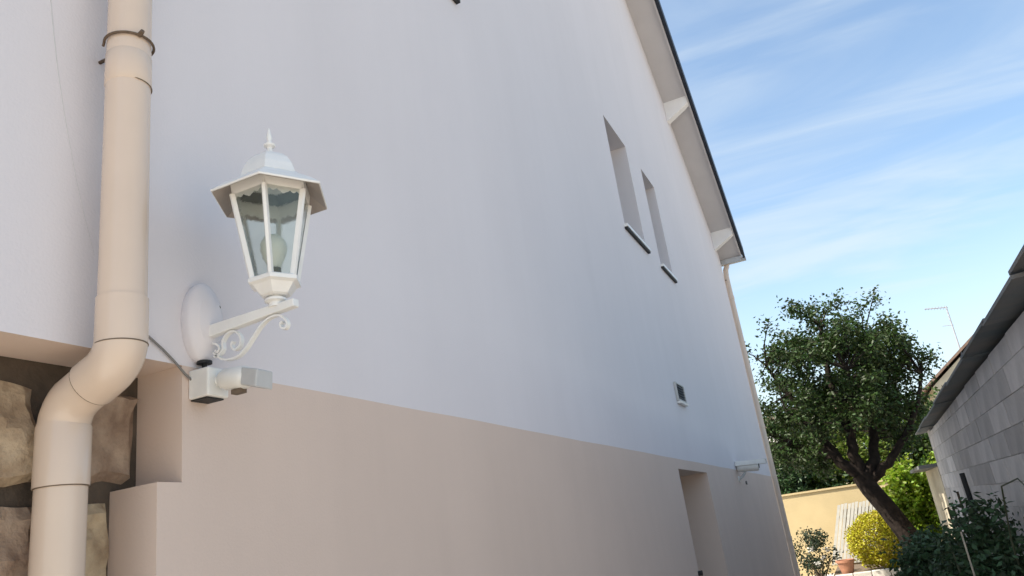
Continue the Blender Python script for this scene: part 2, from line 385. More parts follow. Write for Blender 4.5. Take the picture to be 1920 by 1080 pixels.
dr = MB().box(-0.345, -0.305, door[0], door[1], 0.0, door[3]).build('door', 'door_paint', house)
b = MB()
for i in range(3): b.box(-0.3045, -0.29, door[0] + 0.12, door[1] - 0.12, 0.15 + i * 0.62, 0.68 + i * 0.62)
b.build('panel', 'door_paint', dr)
MB().tube([(-0.304, 7.2, 1.0), (-0.255, 7.2, 1.0), (-0.255, 7.08, 1.0)], 0.01, 8).build('handle', 'zinc', dr)
MB().tube([(-0.01, 6.145, 1.27), (0.03, 6.145, 1.27)], [0.018, 0.02], 10).build('shutter_stop', 'black_rubber', house)
MB().box(-0.09, -0.004, 6.1705, 6.182, 1.86, 1.93).build('hinge', 'black_rubber', house)

# old stonework left bare in the base of the wall
sp = MB().box(-0.30, -0.134, Y0 + 0.003, 1.45, 0.0, ZP + 0.05).build('stone_patch', 'mortar', house)
from mathutils import noise as mnoise
def stone_mesh(w, h, seed, bulge=0.02):
    rnd = random.Random(seed); n = 11
    v = []; f = []
    for i in range(n + 1):
        for j in range(n + 1):
            a, c = i / n, j / n
            py, pz = (a - .5) * w, (c - .5) * h
            py += 0.10 * w * (c - .5) * math.sin(seed * 2.3); pz += 0.10 * h * (a - .5) * math.sin(seed * 1.7)
            e = min(a * w, (1 - a) * w, c * h, (1 - c) * h)
            P_ = Vector((py * 9, pz * 9, seed * 3.7))
            x = 0.020 * min(1, (max(e, 0) / 0.014)) ** 0.6
            if e > 1e-6: x += bulge * 1.5 * mnoise.noise(P_) + bulge * 1.1 * mnoise.noise(P_ * 2.6) + 0.55 * bulge * mnoise.noise(P_ * 6.5)
            wob = mnoise.noise_vector(Vector((py * 12, pz * 12, seed * 1.3))) * 0.017
            v.append((x, py + wob.x, pz + wob.y))
    for i in range(n):
        for j in range(n):
            p = i * (n + 1) + j; f.append((p, p + n + 1, p + n + 2, p + 1))
    rim = [i * (n + 1) for i in range(n + 1)] + [n * (n + 1) + j for j in range(1, n + 1)] + [i * (n + 1) + n for i in range(n - 1, -1, -1)] + [j for j in range(n - 1, 0, -1)]
    o = len(v); v += [(-0.05, v[r][1], v[r][2]) for r in rim]
    m = len(rim)
    f += [(rim[k], rim[(k + 1) % m], o + (k + 1) % m, o + k) for k in range(m)]
    b = MB(); b.add(v, f)
    me = b.mesh('stone', 'stone', True); me.set_sharp_from_angle(angle=R(24))
    return me
rs = random.Random(5)
sd = 0
for k, (za_, zb_, ye) in enumerate(teeth):
    if zb_ < 0.05: continue
    za_ = max(za_, 0.0)
    y = ye - 0.004
    wl = [0.225, 0.25, 0.3] if k % 2 == 0 else [0.155, 0.19, 0.31]
    i = 0
    while y > Y0 + 0.1:
        w = wl[i] if i < len(wl) else rs.uniform(0.22, 0.42)
        w = min(w, y - Y0 - 0.01)
        sd += 1
        top = 0.052 if k == 0 else 0.022
        me = stone_mesh(w - 0.014, (zb_ - za_) - top - 0.008, sd, 0.012)
        o = bpy.data.objects.new('stone', me); C.objects.link(o); o.parent = sp
        pl = Vector((-0.1465 + rs.uniform(0.0, 0.02), y - w / 2, (za_ + 0.012 + zb_ - top) / 2))
        o.location = pl
        y -= w; i += 1

# ------------------------------------------------------------------ near downpipe
PX, PY = 0.09, 1.006
dp = thing('downpipe', 'glossy beige plastic downpipe with double elbow at the left edge', 'downpipe', (PX, PY, 0))
def arcs():
    r = 0.062; a = R(67.5); s = 0.076; z0 = 2.120
    A = [(PX - r * (1 - math.cos(t)), PY, z0 - r * math.sin(t)) for t in [a * i / 8 for i in range(9)]]
    e = Vector(A[-1]); d = Vector((-math.sin(a), 0, -math.cos(a)))
    m = e + d * s
    cB = []
    for i in range(1, 9):
        t = a * (1 - i / 8)
        # turn back to vertical
        x = m.x - r * (math.cos(t) - math.cos(a)); zz = m.z - r * (math.sin(a) - math.sin(t))
        cB.append((x, PY, zz))
    mid = e + d * s * 0.5
    return A, e, mid, m, cB
A, e_, mid, m_, Bp = arcs()
LX = Bp[-1][0]; LZ = Bp[-1][2]
b = MB(); b.tube([(PX, PY, 2.118), (PX, PY, 2.70), (PX, PY, soff(PY) - 0.02)], 0.0440, 36); b.build('pipe', 'pvc_beige', dp, auto=40)
b = MB(); b.tube([(PX, PY, 2.2), (PX, PY, 2.120)] + A[1:] + [tuple(mid)], [0.0468] * 2 + [0.0468] * 8 + [0.0476], 36); b.build('elbow', 'pvc_beige', dp, auto=40)
b = MB(); b.tube([tuple(mid + (m_ - mid) * 0.05), tuple(m_)] + Bp + [(LX, PY, 1.866)], [0.0448] * 2 + [0.0458] * 7 + [0.0482, 0.0482], 36); b.build('elbow', 'pvc_beige', dp, auto=40)
b = MB(); b.tube([(LX, PY, 1.9), (LX, PY, 1.0), (LX, PY, 0.01)], 0.0450, 36); b.build('pipe', 'pvc_beige', dp, auto=40)
def ring(c, r, h=0.003, n=36):
    b = MB(); b.lathe([(r - 0.004, -h), (r, -h), (r, h), (r - 0.004, h)], c, n); return b
ring((PX, PY, 2.108), 0.0473, 0.0011).build('joint_seal', 'seal_brown', dp)
ring((LX, PY, 1.8655), 0.0470, 0.0014).build('joint_seal', 'seal_brown', dp)
# slanted seam between the elbows
dd = (m_ - e_).normalized(); u_ = Vector((0, 1, 0)); w_ = dd.cross(u_)
b = MB(); b.tube([mid + (u_ * math.cos(t) + w_ * math.sin(t)) * 0.0473 for t in [2 * math.pi * i / 40 for i in range(41)]], 0.0007, 5, False); b.build('joint_seal', 'seal_brown', dp)
# sleeve joint high up
b = MB(); b.lathe([(0.0440, 2.676), (0.0456, 2.678), (0.0456, 2.75), (0.0440, 2.752)], (PX, PY, 0), 36); b.build('sleeve', 'pvc_beige', dp, auto=40)
b = MB(); b.tube([(PX + 0.0459 * math.cos(t), PY + 0.0459 * math.sin(t), 2.677) for t in [R(-25 + i * 110 / 16) for i in range(17)]], [0.0003] + [0.0011] * 15 + [0.0004], 5, False); b.build('joint_seal', 'seal_brown', dp)
# rusty clamp with ears fixed to the wall
b = MB(); zc = 2.784
b.tube([(PX - 0.026, PY + 0.062, zc - 0.003), (PX - 0.024, PY + 0.051, zc - 0.001)] + [(PX + 0.0485 * math.cos(t), PY + 0.0485 * math.sin(t), zc) for t in [R(118 - i * 250 / 24) for i in range(25)]] + [(PX - 0.040, PY - 0.032, zc - 0.002)], 0.0030, 8)
b.tube([(0.0, PY, zc - 0.006), (PX - 0.043, PY, zc - 0.006)], 0.004, 8)
clamp = b.build('clamp', 'rusty_steel', dp, smooth=True)
b = MB(); b.tube([(PX + 0.0445, PY - 0.012, zc + 0.001), (PX + 0.058, PY - 0.016, zc + 0.004)], [0.006, 0.0045], 8); b.build('clamp_screw', 'rusty_steel', clamp)

# far corner downpipe
cp = thing('downpipe', 'slim beige downpipe running down the far corner of the house', 'downpipe', (0.05, 12.87, 0))
b = MB(); b.tube([(0.035, 12.85, 0.01), (0.035, 12.85, 5.25), (0.035, 12.85, 5.42), (0.045, 12.89, 5.55), (0.07, 12.97, 5.64), (0.07, 12.985, 5.70)], 0.045, 16); b.build('pipe', 'pvc_beige', cp, auto=40)
for zz in (1.2, 2.9, 5.05): 
    b = MB(); b.lathe([(0.045, -0.03), (0.051, -0.026), (0.051, 0.026), (0.045, 0.03)], (0.035, 12.85, zz), 16); b.build('collar', 'pvc_beige', cp)
b = MB(); b.tube([(0.02, 12.80, 5.36), (0.02, 12.83, 5.36), (0.035, 12.85, 5.36)], 0.012, 8); b.build('bracket', 'rusty_steel', cp)

# ------------------------------------------------------------------ wall lantern
LY = 1.287; AX = 0.224
ln = thing('wall_lantern', 'white six-sided lantern with glass panes on a scrolled bracket', 'lantern', (0, LY, 2.22))
# escutcheon
b = MB()
prof = [(0.094, 0.0), (0.096, 0.004), (0.096, 0.018), (0.091, 0.024), (0.082, 0.028), (0.07, 0.032), (0.062, 0.038), (0.03, 0.042), (0.001, 0.043)]
n = 40
def pl_(r, k):
    t = 2 * math.pi * k / n
    return (LY + r * 0.56 * math.cos(t), 2.228 + r * 1.0 * math.sin(t))
v = [(x, *pl_(r, k)) for r, x in prof for k in range(n)]; mm = len(prof)
f = [(i * n + k, i * n + (k + 1) % n, (i + 1) * n + (k + 1) % n, (i + 1) * n + k) for i in range(mm - 1) for k in range(n)] + [tuple(range(n)), tuple((mm - 1) * n + k for k in range(n))]
b.add(v, f); plate = b.build('back_plate', 'plate_paint', ln, auto=35)
for dy_, dz_ in ((-0.024, -0.012), (0.028, 0.04)):
    MB().tube([(0.030, LY + dy_, 2.228 + dz_), (0.036, LY + dy_, 2.228 + dz_)], 0.004, 8).build('screw', 'brass_dark', plate)
# arm: channel bar rising slightly
b = MB()
for (xa, za1, xb, zb1, hw, th) in ((0.03, 2.205, 0.279, 2.211, 0.010, 0.018),):
    b.add([(xa, LY - hw, za1 - th), (xa, LY + hw, za1 - th), (xa, LY + hw, za1 + th * .6), (xa, LY - hw, za1 + th * .6),
           (xb, LY - hw, zb1 - th * .5), (xb, LY + hw, zb1 - th * .5), (xb, LY + hw, zb1 + th * .5), (xb, LY - hw, zb1 + th * .5)],
          [(0, 1, 2, 3), (4, 7, 6, 5), (0, 4, 5, 1), (3, 2, 6, 7), (0, 3, 7, 4), (1, 5, 6, 2)])
b.build('arm', 'white_enamel', ln, bevel=0.002)
def spline(pts, sub_=6):
    P = [Vector((p[0], LY, p[1])) for p in pts]; out = []
    for i in range(len(P) - 1):
        p0 = P[max(i - 1, 0)]; p1 = P[i]; p2 = P[i + 1]; p3 = P[min(i + 2, len(P) - 1)]
        for q in range(sub_):
            t = q / sub_
            out.append(0.5 * ((2 * p1) + (p2 - p0) * t + (2 * p0 - 5 * p1 + 4 * p2 - p3) * t * t + (3 * p1 - p0 - 3 * p2 + p3) * t ** 3))
    out.append(P[-1]); return out
def strap(pts, w=0.0055, t=0.0022):
    """flat iron strap bent in the bracket's plane"""
    S = spline(pts); b = MB(); v = []
    for i, p in enumerate(S):
        d = (S[min(i + 1, len(S) - 1)] - S[max(i - 1, 0)]).normalized(); nn = Vector((-d.z, 0, d.x))
        for sx, sy in ((1, 1), (1, -1), (-1, -1), (-1, 1)): v.append(p + nn * t * sx + Vector((0, w * sy, 0)))
    m = len(S); f = [(i * 4 + k, i * 4 + (k + 1) % 4, i * 4 + 4 + (k + 1) % 4, i * 4 + 4 + k) for i in range(m - 1) for k in range(4)] + [(3, 2, 1, 0), tuple(4 * m - 4 + k for k in range(4))]
    b.add(v, f); return b
strap([(0.046, 2.150), (0.075, 2.128), (0.112, 2.125), (0.138, 2.138), (0.158, 2.157), (0.182, 2.18), (0.204, 2.192), (0.227, 2.194), (0.244, 2.186), (0.255, 2.171), (0.251, 2.16), (0.24, 2.162), (0.237, 2.173), (0.243, 2.176)]).build('scroll', 'white_enamel', ln)
strap([(0.048, 2.140), (0.062, 2.142), (0.074, 2.152), (0.074, 2.171), (0.09, 2.186), (0.11, 2.185), (0.125, 2.169), (0.123, 2.15), (0.108, 2.143), (0.099, 2.155), (0.104, 2.164)]).build('scroll', 'white_enamel', ln)
strap([(0.044, 2.172), (0.058, 2.166), (0.064, 2.156), (0.058, 2.148), (0.052, 2.154)]).build('scroll', 'white_enamel', ln)
# lantern foot
hexf = dict(n=6, phase=0.0)
b = MB(); b.lathe([(0.016, 2.214), (0.016, 2.224), (0.024, 2.227), (0.024, 2.232), (0.015, 2.236), (0.015, 2.243)], (AX, LY, 0), 20)
b.build('foot', 'white_enamel', ln, auto=35)
b = MB(); b.lathe([(0.026, 2.238), (0.034, 2.241), (0.050, 2.262), (0.060, 2.266), (0.060, 2.275), (0.054, 2.279), (0.0505, 2.279), (0.0505, 2.270), (0.02, 2.268)], (AX, LY, 0), **hexf)
b.build('base_cup', 'white_enamel', ln)
# corner posts
ZB, ZT, RB, RT = 2.278, 2.474, 0.0535, 0.0925
for k in range(6):
    t = k * math.pi / 3; cs, sn = math.cos(t), math.sin(t)
    def pt(r, w, z): return (AX + r * cs - w * sn, LY + r * sn + w * cs, z)
    b = MB(); v = []
    for (r, z) in ((RB, ZB - 0.004), (RT, ZT)):
        for dr_, w in ((0.0025, -0.0035), (0.0025, 0.0035), (-0.007, 0.0065), (-0.007, -0.0065)): v.append(pt(r + dr_, w, z))
    b.add(v, [(0, 1, 2, 3), (4, 7, 6, 5)] + [(i, 4 + i, 4 + (i + 1) % 4, (i + 1) % 4) for i in range(4)])
    b.build('post', 'white_enamel', ln)
    # glass pane and scalloped trim between this corner and the next
    t2 = t + math.pi / 3
    def cor(tt, r, z): return Vector((AX + r * math.cos(tt), LY + r * math.sin(tt), z))
    a0, a1, c0, c1 = cor(t, RB - 0.006, ZB), cor(t2, RB - 0.006, ZB), cor(t, RT - 0.006, ZT), cor(t2, RT - 0.006, ZT)
    nrm = (a1 - a0).cross(c0 - a0).normalized()
    q = [a0, a1, c1, c0]
    e1 = (a1 - a0).normalized() * 0.004
    q = [a0 + e1, a1 - e1, c1 - e1, c0 + e1]
    b = MB(); b.add([p for p in q] + [p + nrm * 0.0018 for p in q], [(0, 1, 2, 3), (7, 6, 5, 4)] + [(i, 4 + i, 4 + (i + 1) % 4, (i + 1) % 4) for i in range(4)])
    b.build('pane', 'lantern_glass', ln)
    tr0, tr1 = cor(t, RT + 0.001, ZT + 0.027), cor(t2, RT + 0.001, ZT + 0.027)
    b = MB(); v = []; M_ = 36
    dn = ((a0 + a1) / 2 - (c0 + c1) / 2).normalized()
    nn = ((tr0 + tr1) / 2 - Vector((AX, LY, ZT + 0.027))).normalized()
    for i in range(M_ + 1):
        s_ = i / M_
        dep = 0.034 + 0.005 * abs(math.sin(s_ * math.pi * 6)) + 0.009 * math.exp(-((s_ - 0.5) / 0.045) ** 2)
        p = tr0.lerp(tr1, s_)
        for off in (0.0, -0.002): v += [p + nn * off, p + dn * dep + nn * off]
    f = []
    for i in range(M_):
        o = i * 4; f += [(o, o + 4, o + 5, o + 1), (o + 2, o + 3, o + 7, o + 6), (o + 1, o + 5, o + 7, o + 3), (o, o + 2, o + 6, o + 4)]
    b.add(v, f); b.build('scalloped_trim', 'white_enamel', ln)
# hollow cap
out_ = [(0.136, 2.474), (0.137, 2.478), (0.110, 2.500), (0.080, 2.518), (0.060, 2.535)]
inn_ = [(0.040, 2.540), (0.056, 2.531), (0.076, 2.514), (0.106, 2.496), (0.132, 2.474)]
b = MB(); n = 6
pr = out_ + inn_
v = [(AX + r * math.cos(2 * math.pi * k / n), LY + r * math.sin(2 * math.pi * k / n), z) for r, z in pr for k in range(n)]
f = [(i * n + k, i * n + (k + 1) % n, (i + 1) * n + (k + 1) % n, (i + 1) * n + k) for i in range(len(pr) - 1) for k in range(n) if i != 4]
f += [((len(pr) - 1) * n + k, (len(pr) - 1) * n + (k + 1) % n, (k + 1) % n, k) for k in range(n)]
f.append(tuple(5 * n + k for k in range(n)))
b.add(v, f); cap = b.build('cap', 'white_enamel', ln)
b = MB(); b.lathe([(0.088, 2.500), (0.082, 2.506), (0.075, 2.512), (0.055, 2.529), (0.038, 2.537)], (AX, LY, 0), 6)
b.f = [q for q in b.f if len(q) == 4 or min(q) >= 24]; b.build('cap_lining', 'lining_dark', cap)
b = MB(); b.lathe([(0.1335, 2.4725), (0.1055, 2.4945), (0.0935, 2.502)], (AX, LY, 0), 6)
b.f = [q for q in b.f if len(q) == 4]; b.build('eave_lining', 'lining_taupe', cap)
b = MB(); b.lathe([(0.067, 2.520), (0.070, 2.528), (0.062, 2.551), (0.050, 2.572), (0.034, 2.586), (0.018, 2.594), (0.010, 2.598)], (AX, LY, 0), 6); b.build('crown', 'white_enamel', cap, smooth=False)
b = MB(); b.lathe([(0.008, 2.594), (0.006, 2.604), (0.006, 2.612), (0.013, 2.615), (0.014, 2.619), (0.007, 2.623), (0.005, 2.630), (0.007, 2.638), (0.005, 2.648), (0.0015, 2.664)], (AX, LY, 0), 16); b.build('finial', 'white_enamel', cap, auto=40)
b = MB(); b.lathe([(0.016, 2.270), (0.017, 2.292), (0.014, 2.298), (0.014, 2.306)], (AX, LY, 0), 16); b.build('bulb_socket', 'brass_dark', ln, auto=40)
b = MB(); b.lathe([(0.013, 2.300), (0.015, 2.312), (0.024, 2.332), (0.029, 2.350), (0.028, 2.366), (0.020, 2.380), (0.008, 2.387), (0.001, 2.388)], (AX, LY, 0), 20); b.build('bulb', 'frosted_bulb', ln, smooth=True)

# motion sensor below the lantern
ms = thing('motion_sensor', 'white boxy motion sensor with stubby head below the lantern plate', 'sensor', (0, LY, 2.05))
b = MB(); b.box(0.0, 0.058, LY - 0.032, LY + 0.030, 2.048, 2.113); bx_ = b.build('housing', 'white_plastic', ms, bevel=0.004)
MB().box(0.002, 0.048, LY - 0.026, LY + 0.024, 2.0445, 2.0475).build('bottom_gasket', 'black_rubber', bx_)
b = MB(); b.tube([(0.055, LY, 2.083), (0.068, LY, 2.083)], 0.013, 16); b.build('swivel', 'white_plastic', ms, auto=40)
b = MB(); b.tube([(0.064, LY, 2.083), (0.070, LY, 2.083), (0.082, LY, 2.0815), (0.130, LY, 2.076), (0.142, LY, 2.0745), (0.146, LY, 2.074)], [0.014, 0.020, 0.0245, 0.0255, 0.022, 0.016], 24); b.build('head', 'white_plastic', ms, auto=40)
b = MB(); b.add([(0.138, LY - 0.022, 2.055), (0.138, LY + 0.022, 2.055), (0.142, LY + 0.022, 2.094), (0.142, LY - 0.022, 2.094), (0.184, LY - 0.027, 2.040), (0.184, LY + 0.027, 2.040), (0.188, LY + 0.025, 2.080), (0.188, LY - 0.025, 2.080)],
               [(0, 1, 2, 3), (4, 7, 6, 5), (0, 4, 5, 1), (3, 2, 6, 7), (0, 3, 7, 4), (1, 5, 6, 2)]); b.build('lens_hood', 'grey_plastic', ms, bevel=0.003)
MB().box(0.10, 0.128, LY - 0.009, LY + 0.009, 2.043, 2.053).build('adjuster', 'seal_brown', ms)
b = MB(); b.tube([(0.016, LY, 2.11), (0.016, LY, 2.137)], 0.006, 10); b.tube([(0.016, LY, 2.131), (0.016, LY, 2.137)], 0.017, 14); b.build('cable_gland', 'black_rubber', ms, auto=40)
b = MB(); b.tube([(0.006, 1.06, 2.215), (0.005, 1.10, 2.198), (0.005, 1.149, 2.168), (0.006, 1.18, 2.149), (0.005, 1.209, 2.130), (0.006, 1.240, 2.104), (0.008, 1.262, 2.088)], 0.0026, 8)
tag(b.build('cable', 'cable_grey', None, smooth=True), 'thin grey cable from behind the near downpipe to the sensor', 'cable')

# small vent grille
vg = thing('vent_grille', 'small dark louvred vent grille on the white wall', 'vent', (0, 6.83, 2.665))
MB().box(0.0015, 0.012, 6.68, 6.98, 2.655, 2.79).build('backing', 'black_rubber', vg)
for i in range(5):
    b = MB(); z_ = 2.668 + i * 0.0245
    b.add([(0.013, 6.69, z_ + 0.018), (0.013, 6.97, z_ + 0.018), (0.024, 6.97, z_), (0.024, 6.69, z_), (0.013, 6.69, z_ + 0.015), (0.013, 6.97, z_ + 0.015), (0.024, 6.97, z_ - 0.003), (0.024, 6.69, z_ - 0.003)], [(0, 1, 2, 3), (4, 7, 6, 5), (3, 2, 6, 7), (0, 4, 5, 1), (0, 3, 7, 4), (1, 5, 6, 2)])
    b.build('slat', 'slate', vg)
b = MB(); b.box(0.0015, 0.022, 6.662, 6.679, 2.64, 2.805).box(0.0015, 0.022, 6.981, 6.998, 2.64, 2.805).box(0.0015, 0.026, 6.679, 6.981, 2.636, 2.654).box(0.0015, 0.022, 6.679, 6.981, 2.791, 2.805); b.build('frame', 'grey_plastic', vg)
MB().box(0.0015, 0.034, 6.665, 6.995, 2.618, 2.6345).build('drip_lip', 'white_enamel', vg)

# white camera-like fixture near the far corner
FY = 9.3
fx = thing('security_camera', 'small white camera on a bent bracket near the far corner', 'camera', (0, FY, 2.1))
b = MB(); b.tube([(0.0, FY, 2.02), (0.012, FY, 2.02)], 0.035, 16); b.build('wall_mount', 'white_plastic', fx, auto=40)
b = MB(); b.tube([(0.01, FY, 2.02), (0.05, FY, 2.04), (0.09, FY, 2.085), (0.10, FY, 2.11)], 0.014, 10); b.build('bracket', 'grey_plastic', fx, auto=40)
b = MB(); b.tube([(-0.0 + 0.01, FY, 2.150), (0.03, FY, 2.149), (0.24, FY, 2.135), (0.25, FY, 2.134)], [0.04, 0.055, 0.058, 0.05], 16); b.build('body', 'white_plastic', fx, auto=40)
b = MB()
v = []
for x, z_ in ((0.005, 2.214), (0.34, 2.196)):
    for w, dz in ((-0.068, -0.05), (-0.06, 0.0), (0.06, 0.0), (0.068, -0.05)): v += [(x, FY + w, z_ + dz)]
    for w, dz in ((0.064, -0.05), (0.056, -0.005), (-0.056, -0.005), (-0.064, -0.05)): v += [(x, FY + w, z_ + dz)]
b.add(v, [(i, (i + 1) % 8, 8 + (i + 1) % 8, 8 + i) for i in range(8)] + [tuple(range(7, -1, -1)), tuple(range(8, 16))]); b.build('sunshade', 'white_plastic', fx)
MB().tube([(0.25, FY, 2.134), (0.256, FY, 2.1335)], 0.028, 14).build('lens', 'black_rubber', fx)
b = MB(); b.tube([(0.0, 9.8, 1.985), (0.018, 9.8, 1.985)], [0.02, 0.024], 10)
b.build('wall_knob', 'cable_grey', fx)  # small grey knob on the wall near the fixture

# ------------------------------------------------------------------ shed with block wall
WX = 2.4; SY0, SY1 = 3.2, 14.2
def wtop(y): return 1.65 + 0.905 - 0.0125 * (y - 5.4)
shed = thing('shed', 'long shed of bare grey concrete blocks with dark overhanging roof sheets', 'shed', (WX, 8.7, 0))
b = MB(); v = []
for x in (WX + 0.001, WX + 4.5):
    for y in (SY0 + 0.01, SY1 - 0.01): v += [(x, y, 0.0), (x, y, wtop(y))]
b.add(v, [(0, 2, 3, 1), (4, 5, 7, 6), (0, 1, 5, 4), (2, 6, 7, 3), (1, 3, 7, 5)]); bw = b.build('block_wall', 'block_mortar', shed)
bl_me = {}
def block_mesh(l, h, s=0):
    key = (round(l, 3), round(h, 3), s)
    if key not in bl_me:
        b = MB(); b.box(-0.004, 0.03, -l / 2, l / 2, -h / 2, h / 2)
        bl_me[key] = b.mesh('block', 'block', False, 0.002)
    return bl_me[key]
rb = random.Random(3); z_ = 0.086; row = 0
while z_ < 2.62:
    y = SY1 - (0.0 if row % 2 else 0.43)
    if row % 2 == 0:
        o = bpy.data.objects.new('block', block_mesh(0.42, 0.193)); C.objects.link(o); o.parent = bw; o.location = (WX - 0.001, SY1 - 0.215, z_)
    while y > SY0 + 0.5:
        yc = y - 0.43
        h = min(0.193, wtop(yc) - 0.004 - (z_ - 0.095))
        if h > 0.03:
            o = bpy.data.objects.new('block', block_mesh(0.838, round(h, 2) if h < 0.193 else 0.193)); C.objects.link(o); o.parent = bw
            hh = round(h, 2) if h < 0.193 else 0.193
            o.location = (WX + rb.uniform(-0.004, 0.001), yc + rb.uniform(-0.003, 0.003), z_ - 0.095 + hh / 2)
        y -= 0.86
    z_ += 0.2; row += 1
for o in bw.children: o.location = Vector(o.location)
# roof sheets: each overlaps the next
edges = [2.6, 3.55, 4.52, 5.62, 7.0, 8.5, 10.1, 11.8, 13.2, 14.35]
for i in range(len(edges) - 1):
    ya, yb = edges[i], edges[i + 1] + 0.08
    lift = 0.012 * (i % 2) + rb.uniform(0, 0.006)
    dz = [0.03, 0.022, 0.0, 0.0][i] if i < 4 else 0.0
    ex = WX - 0.165 + [0.015, 0.012, 0.0, 0.0][i] if i < 4 else WX - 0.165 + rb.uniform(-0.006, 0.006)
    b = MB(); v = []
    for y in (ya, yb):
        zt = wtop(y) + 0.012 + lift + dz
        for x, d in ((ex, 0.028), (WX + 4.6, 0.55)):
            v += [(x, y, zt + d * 0.5), (x, y, zt + d * 0.5 + 0.022)]
    b.add(v, [(0, 1, 3, 2), (4, 6, 7, 5), (0, 4, 5, 1), (2, 3, 7, 6), (0, 2, 6, 4), (1, 5, 7, 3)])
    b.build('roof_sheet', 'fibre_cement', shed)
# edge lip under the sheets
for i in range(len(edges) - 1):
    pass

# low cream wall beyond the shed, capped
cw = thing('garden_wall', 'pale sunlit rendered wall beyond the end of the block shed', 'wall', (2.5, 15.3, 0))
b = MB(); b.box(2.40, 2.62, 14.36, 17.4, 0, 1.93); b.build('wall', 'cream_render_pale', cw)
b = MB(); b.box(2.14, 2.80, 14.5, 17.5, 1.935, 1.99); b.build('coping', 'fibre_cement', cw)

# back garden wall
gw = thing('garden_wall', 'sunlit cream rendered wall closing the far end of the garden', 'wall', (0, 21, 0))
b = MB(); b.box(-7, 6, 21, 21.2, 0, 1.90); b.build('wall', 'cream_render', gw)
b = MB(); b.box(-7.02, 6.02, 20.97, 21.23, 1.905, 1.95); b.build('coping', 'cream_render', gw)
# slatted panel leaning on it
sl = thing('slatted_panel', 'pale slatted wooden panel leaning against the cream garden wall', 'fence panel', (0.75, 20.85, 0))
for i in range(12):
    x = 0.30 + i * 0.082; t = 0.20
    b = MB(); z0, z1 = 0.2, 1.52 + 0.01 * (i % 3)
    xa, xb = x - 0.22, x + 0.24
    b.add([(xa, 20.74, z0), (xa + 0.066, 20.74, z0), (xa + 0.066, 20.76, z0), (xa, 20.76, z0), (xb, 20.93, z1), (xb + 0.066, 20.93, z1), (xb + 0.066, 20.95, z1), (xb, 20.95, z1)],
          [(0, 1, 2, 3), (4, 7, 6, 5), (0, 4, 5, 1), (1, 5, 6, 2), (2, 6, 7, 3), (3, 7, 4, 0)])
    b.build('slat', 'rib_grey', sl)
for z_, xo, yo in ((0.45, -0.24, 20.8), (1.22, 0.03, 20.905)):
    MB().box(0.44 + xo, 1.42 + xo, yo, yo + 0.02, z_, z_ + 0.05).build('rail', 'rib_grey', sl)

# ------------------------------------------------------------------ vegetation
def leaves(pts, size, seed, aspect=0.5, up=0.25, sizevar=0.35):
    """pts: (n,3) array -> verts, faces of small folded leaves"""
    rg = np.random.default_rng(seed); n = len(pts)
    d = rg.normal(size=(n, 3)); d[:, 2] = d[:, 2] * 0.7 - up; d /= np.linalg.norm(d, axis=1)[:, None]
    r = rg.normal(size=(n, 3)); s = np.cross(d, r); s /= np.linalg.norm(s, axis=1)[:, None] + 1e-9
    nn = np.cross(d, s)
    L = size * (1 + sizevar * rg.uniform(-1, 1, n))[:, None]; W = L * aspect * 0.5
    p = np.asarray(pts)
    v = np.stack([p, p + d * L * 0.45 + s * W + nn * W * 0.35, p + d * L, p + d * L * 0.45 - s * W + nn * W * 0.35], 1).reshape(-1, 3)
    i = np.arange(n) * 4
    f = np.stack([i, i + 1, i + 2, i, i + 2, i + 3], 1).reshape(-1, 3)
    return v, f
def fast_mesh(name, v, f, m):
    me = bpy.data.meshes.new(name)
    me.vertices.add(len(v)); me.vertices.foreach_set('co', np.asarray(v, dtype=np.float32).ravel())
    me.loops.add(f.size); me.loops.foreach_set('vertex_index', f.astype(np.int32).ravel())
    me.polygons.add(len(f)); me.polygons.foreach_set('loop_start', np.arange(0, f.size, 3, dtype=np.int32))
    me.update(calc_edges=True); me.validate(); me.materials.append(MATS[m]); return me
def clumps(c, rad, ncl, per, spread, seed, shell=0.35, keep=None, zmin=None):
    rg = np.random.default_rng(seed); cc = []
    while len(cc) < ncl:
        q = rg.uniform(-1, 1, 3); r = np.linalg.norm(q)
        if r > 1 or r < shell: continue
        p = np.array(c) + q * np.array(rad) * (1 + 0.12 * math.sin(7 * q[0] + 5 * q[1] + seed) + 0.10 * math.sin(9 * q[2] + 3 * seed))
        if zmin is not None and p[2] < zmin: continue
        if keep and not keep(p, rg): continue
        cc.append(p)
    cc = np.array(cc)
    k = rg.integers(int(per * 0.5), int(per * 1.5), ncl)
    pts = np.repeat(cc, k, 0); pts = pts + np.clip(rg.normal(size=pts.shape), -2.1, 2.1) * spread * rg.uniform(0.6, 1.3, len(pts))[:, None]
    return cc, pts
def shrub(name, label, cat, c, rad, ncl, per, spread, size, m, seed, shell=0.35, stem='stem', group=None, aspect=0.5, zmin=0.03, base=None, nst=7):
    base = base or (c[0], c[1], 0.0)
    t = thing(name, label, cat, base, group)
    cc, pts = clumps(c, rad, ncl, per, spread, seed, shell, zmin=zmin + 0.05)
    pts[:, 2] = np.maximum(pts[:, 2], zmin + size)
    v, f = leaves(pts, size, seed + 1, aspect)
    link('foliage', fast_mesh('foliage', v, f, m), t)
    b = MB(); rr = random.Random(seed)
    for i in range(nst):
        e = cc[rr.randrange(len(cc))]; s = Vector(base) + Vector((rr.uniform(-.08, .08), rr.uniform(-.08, .08), 0.01)); e = Vector(e)
        mid_ = s.lerp(e, 0.5) + Vector((rr.uniform(-.1, .1), rr.uniform(-.1, .1), 0.12))
        b.tube([s, mid_, e], [0.018, 0.012, 0.005], 6)
    b.build('stems', stem, t)
    return t

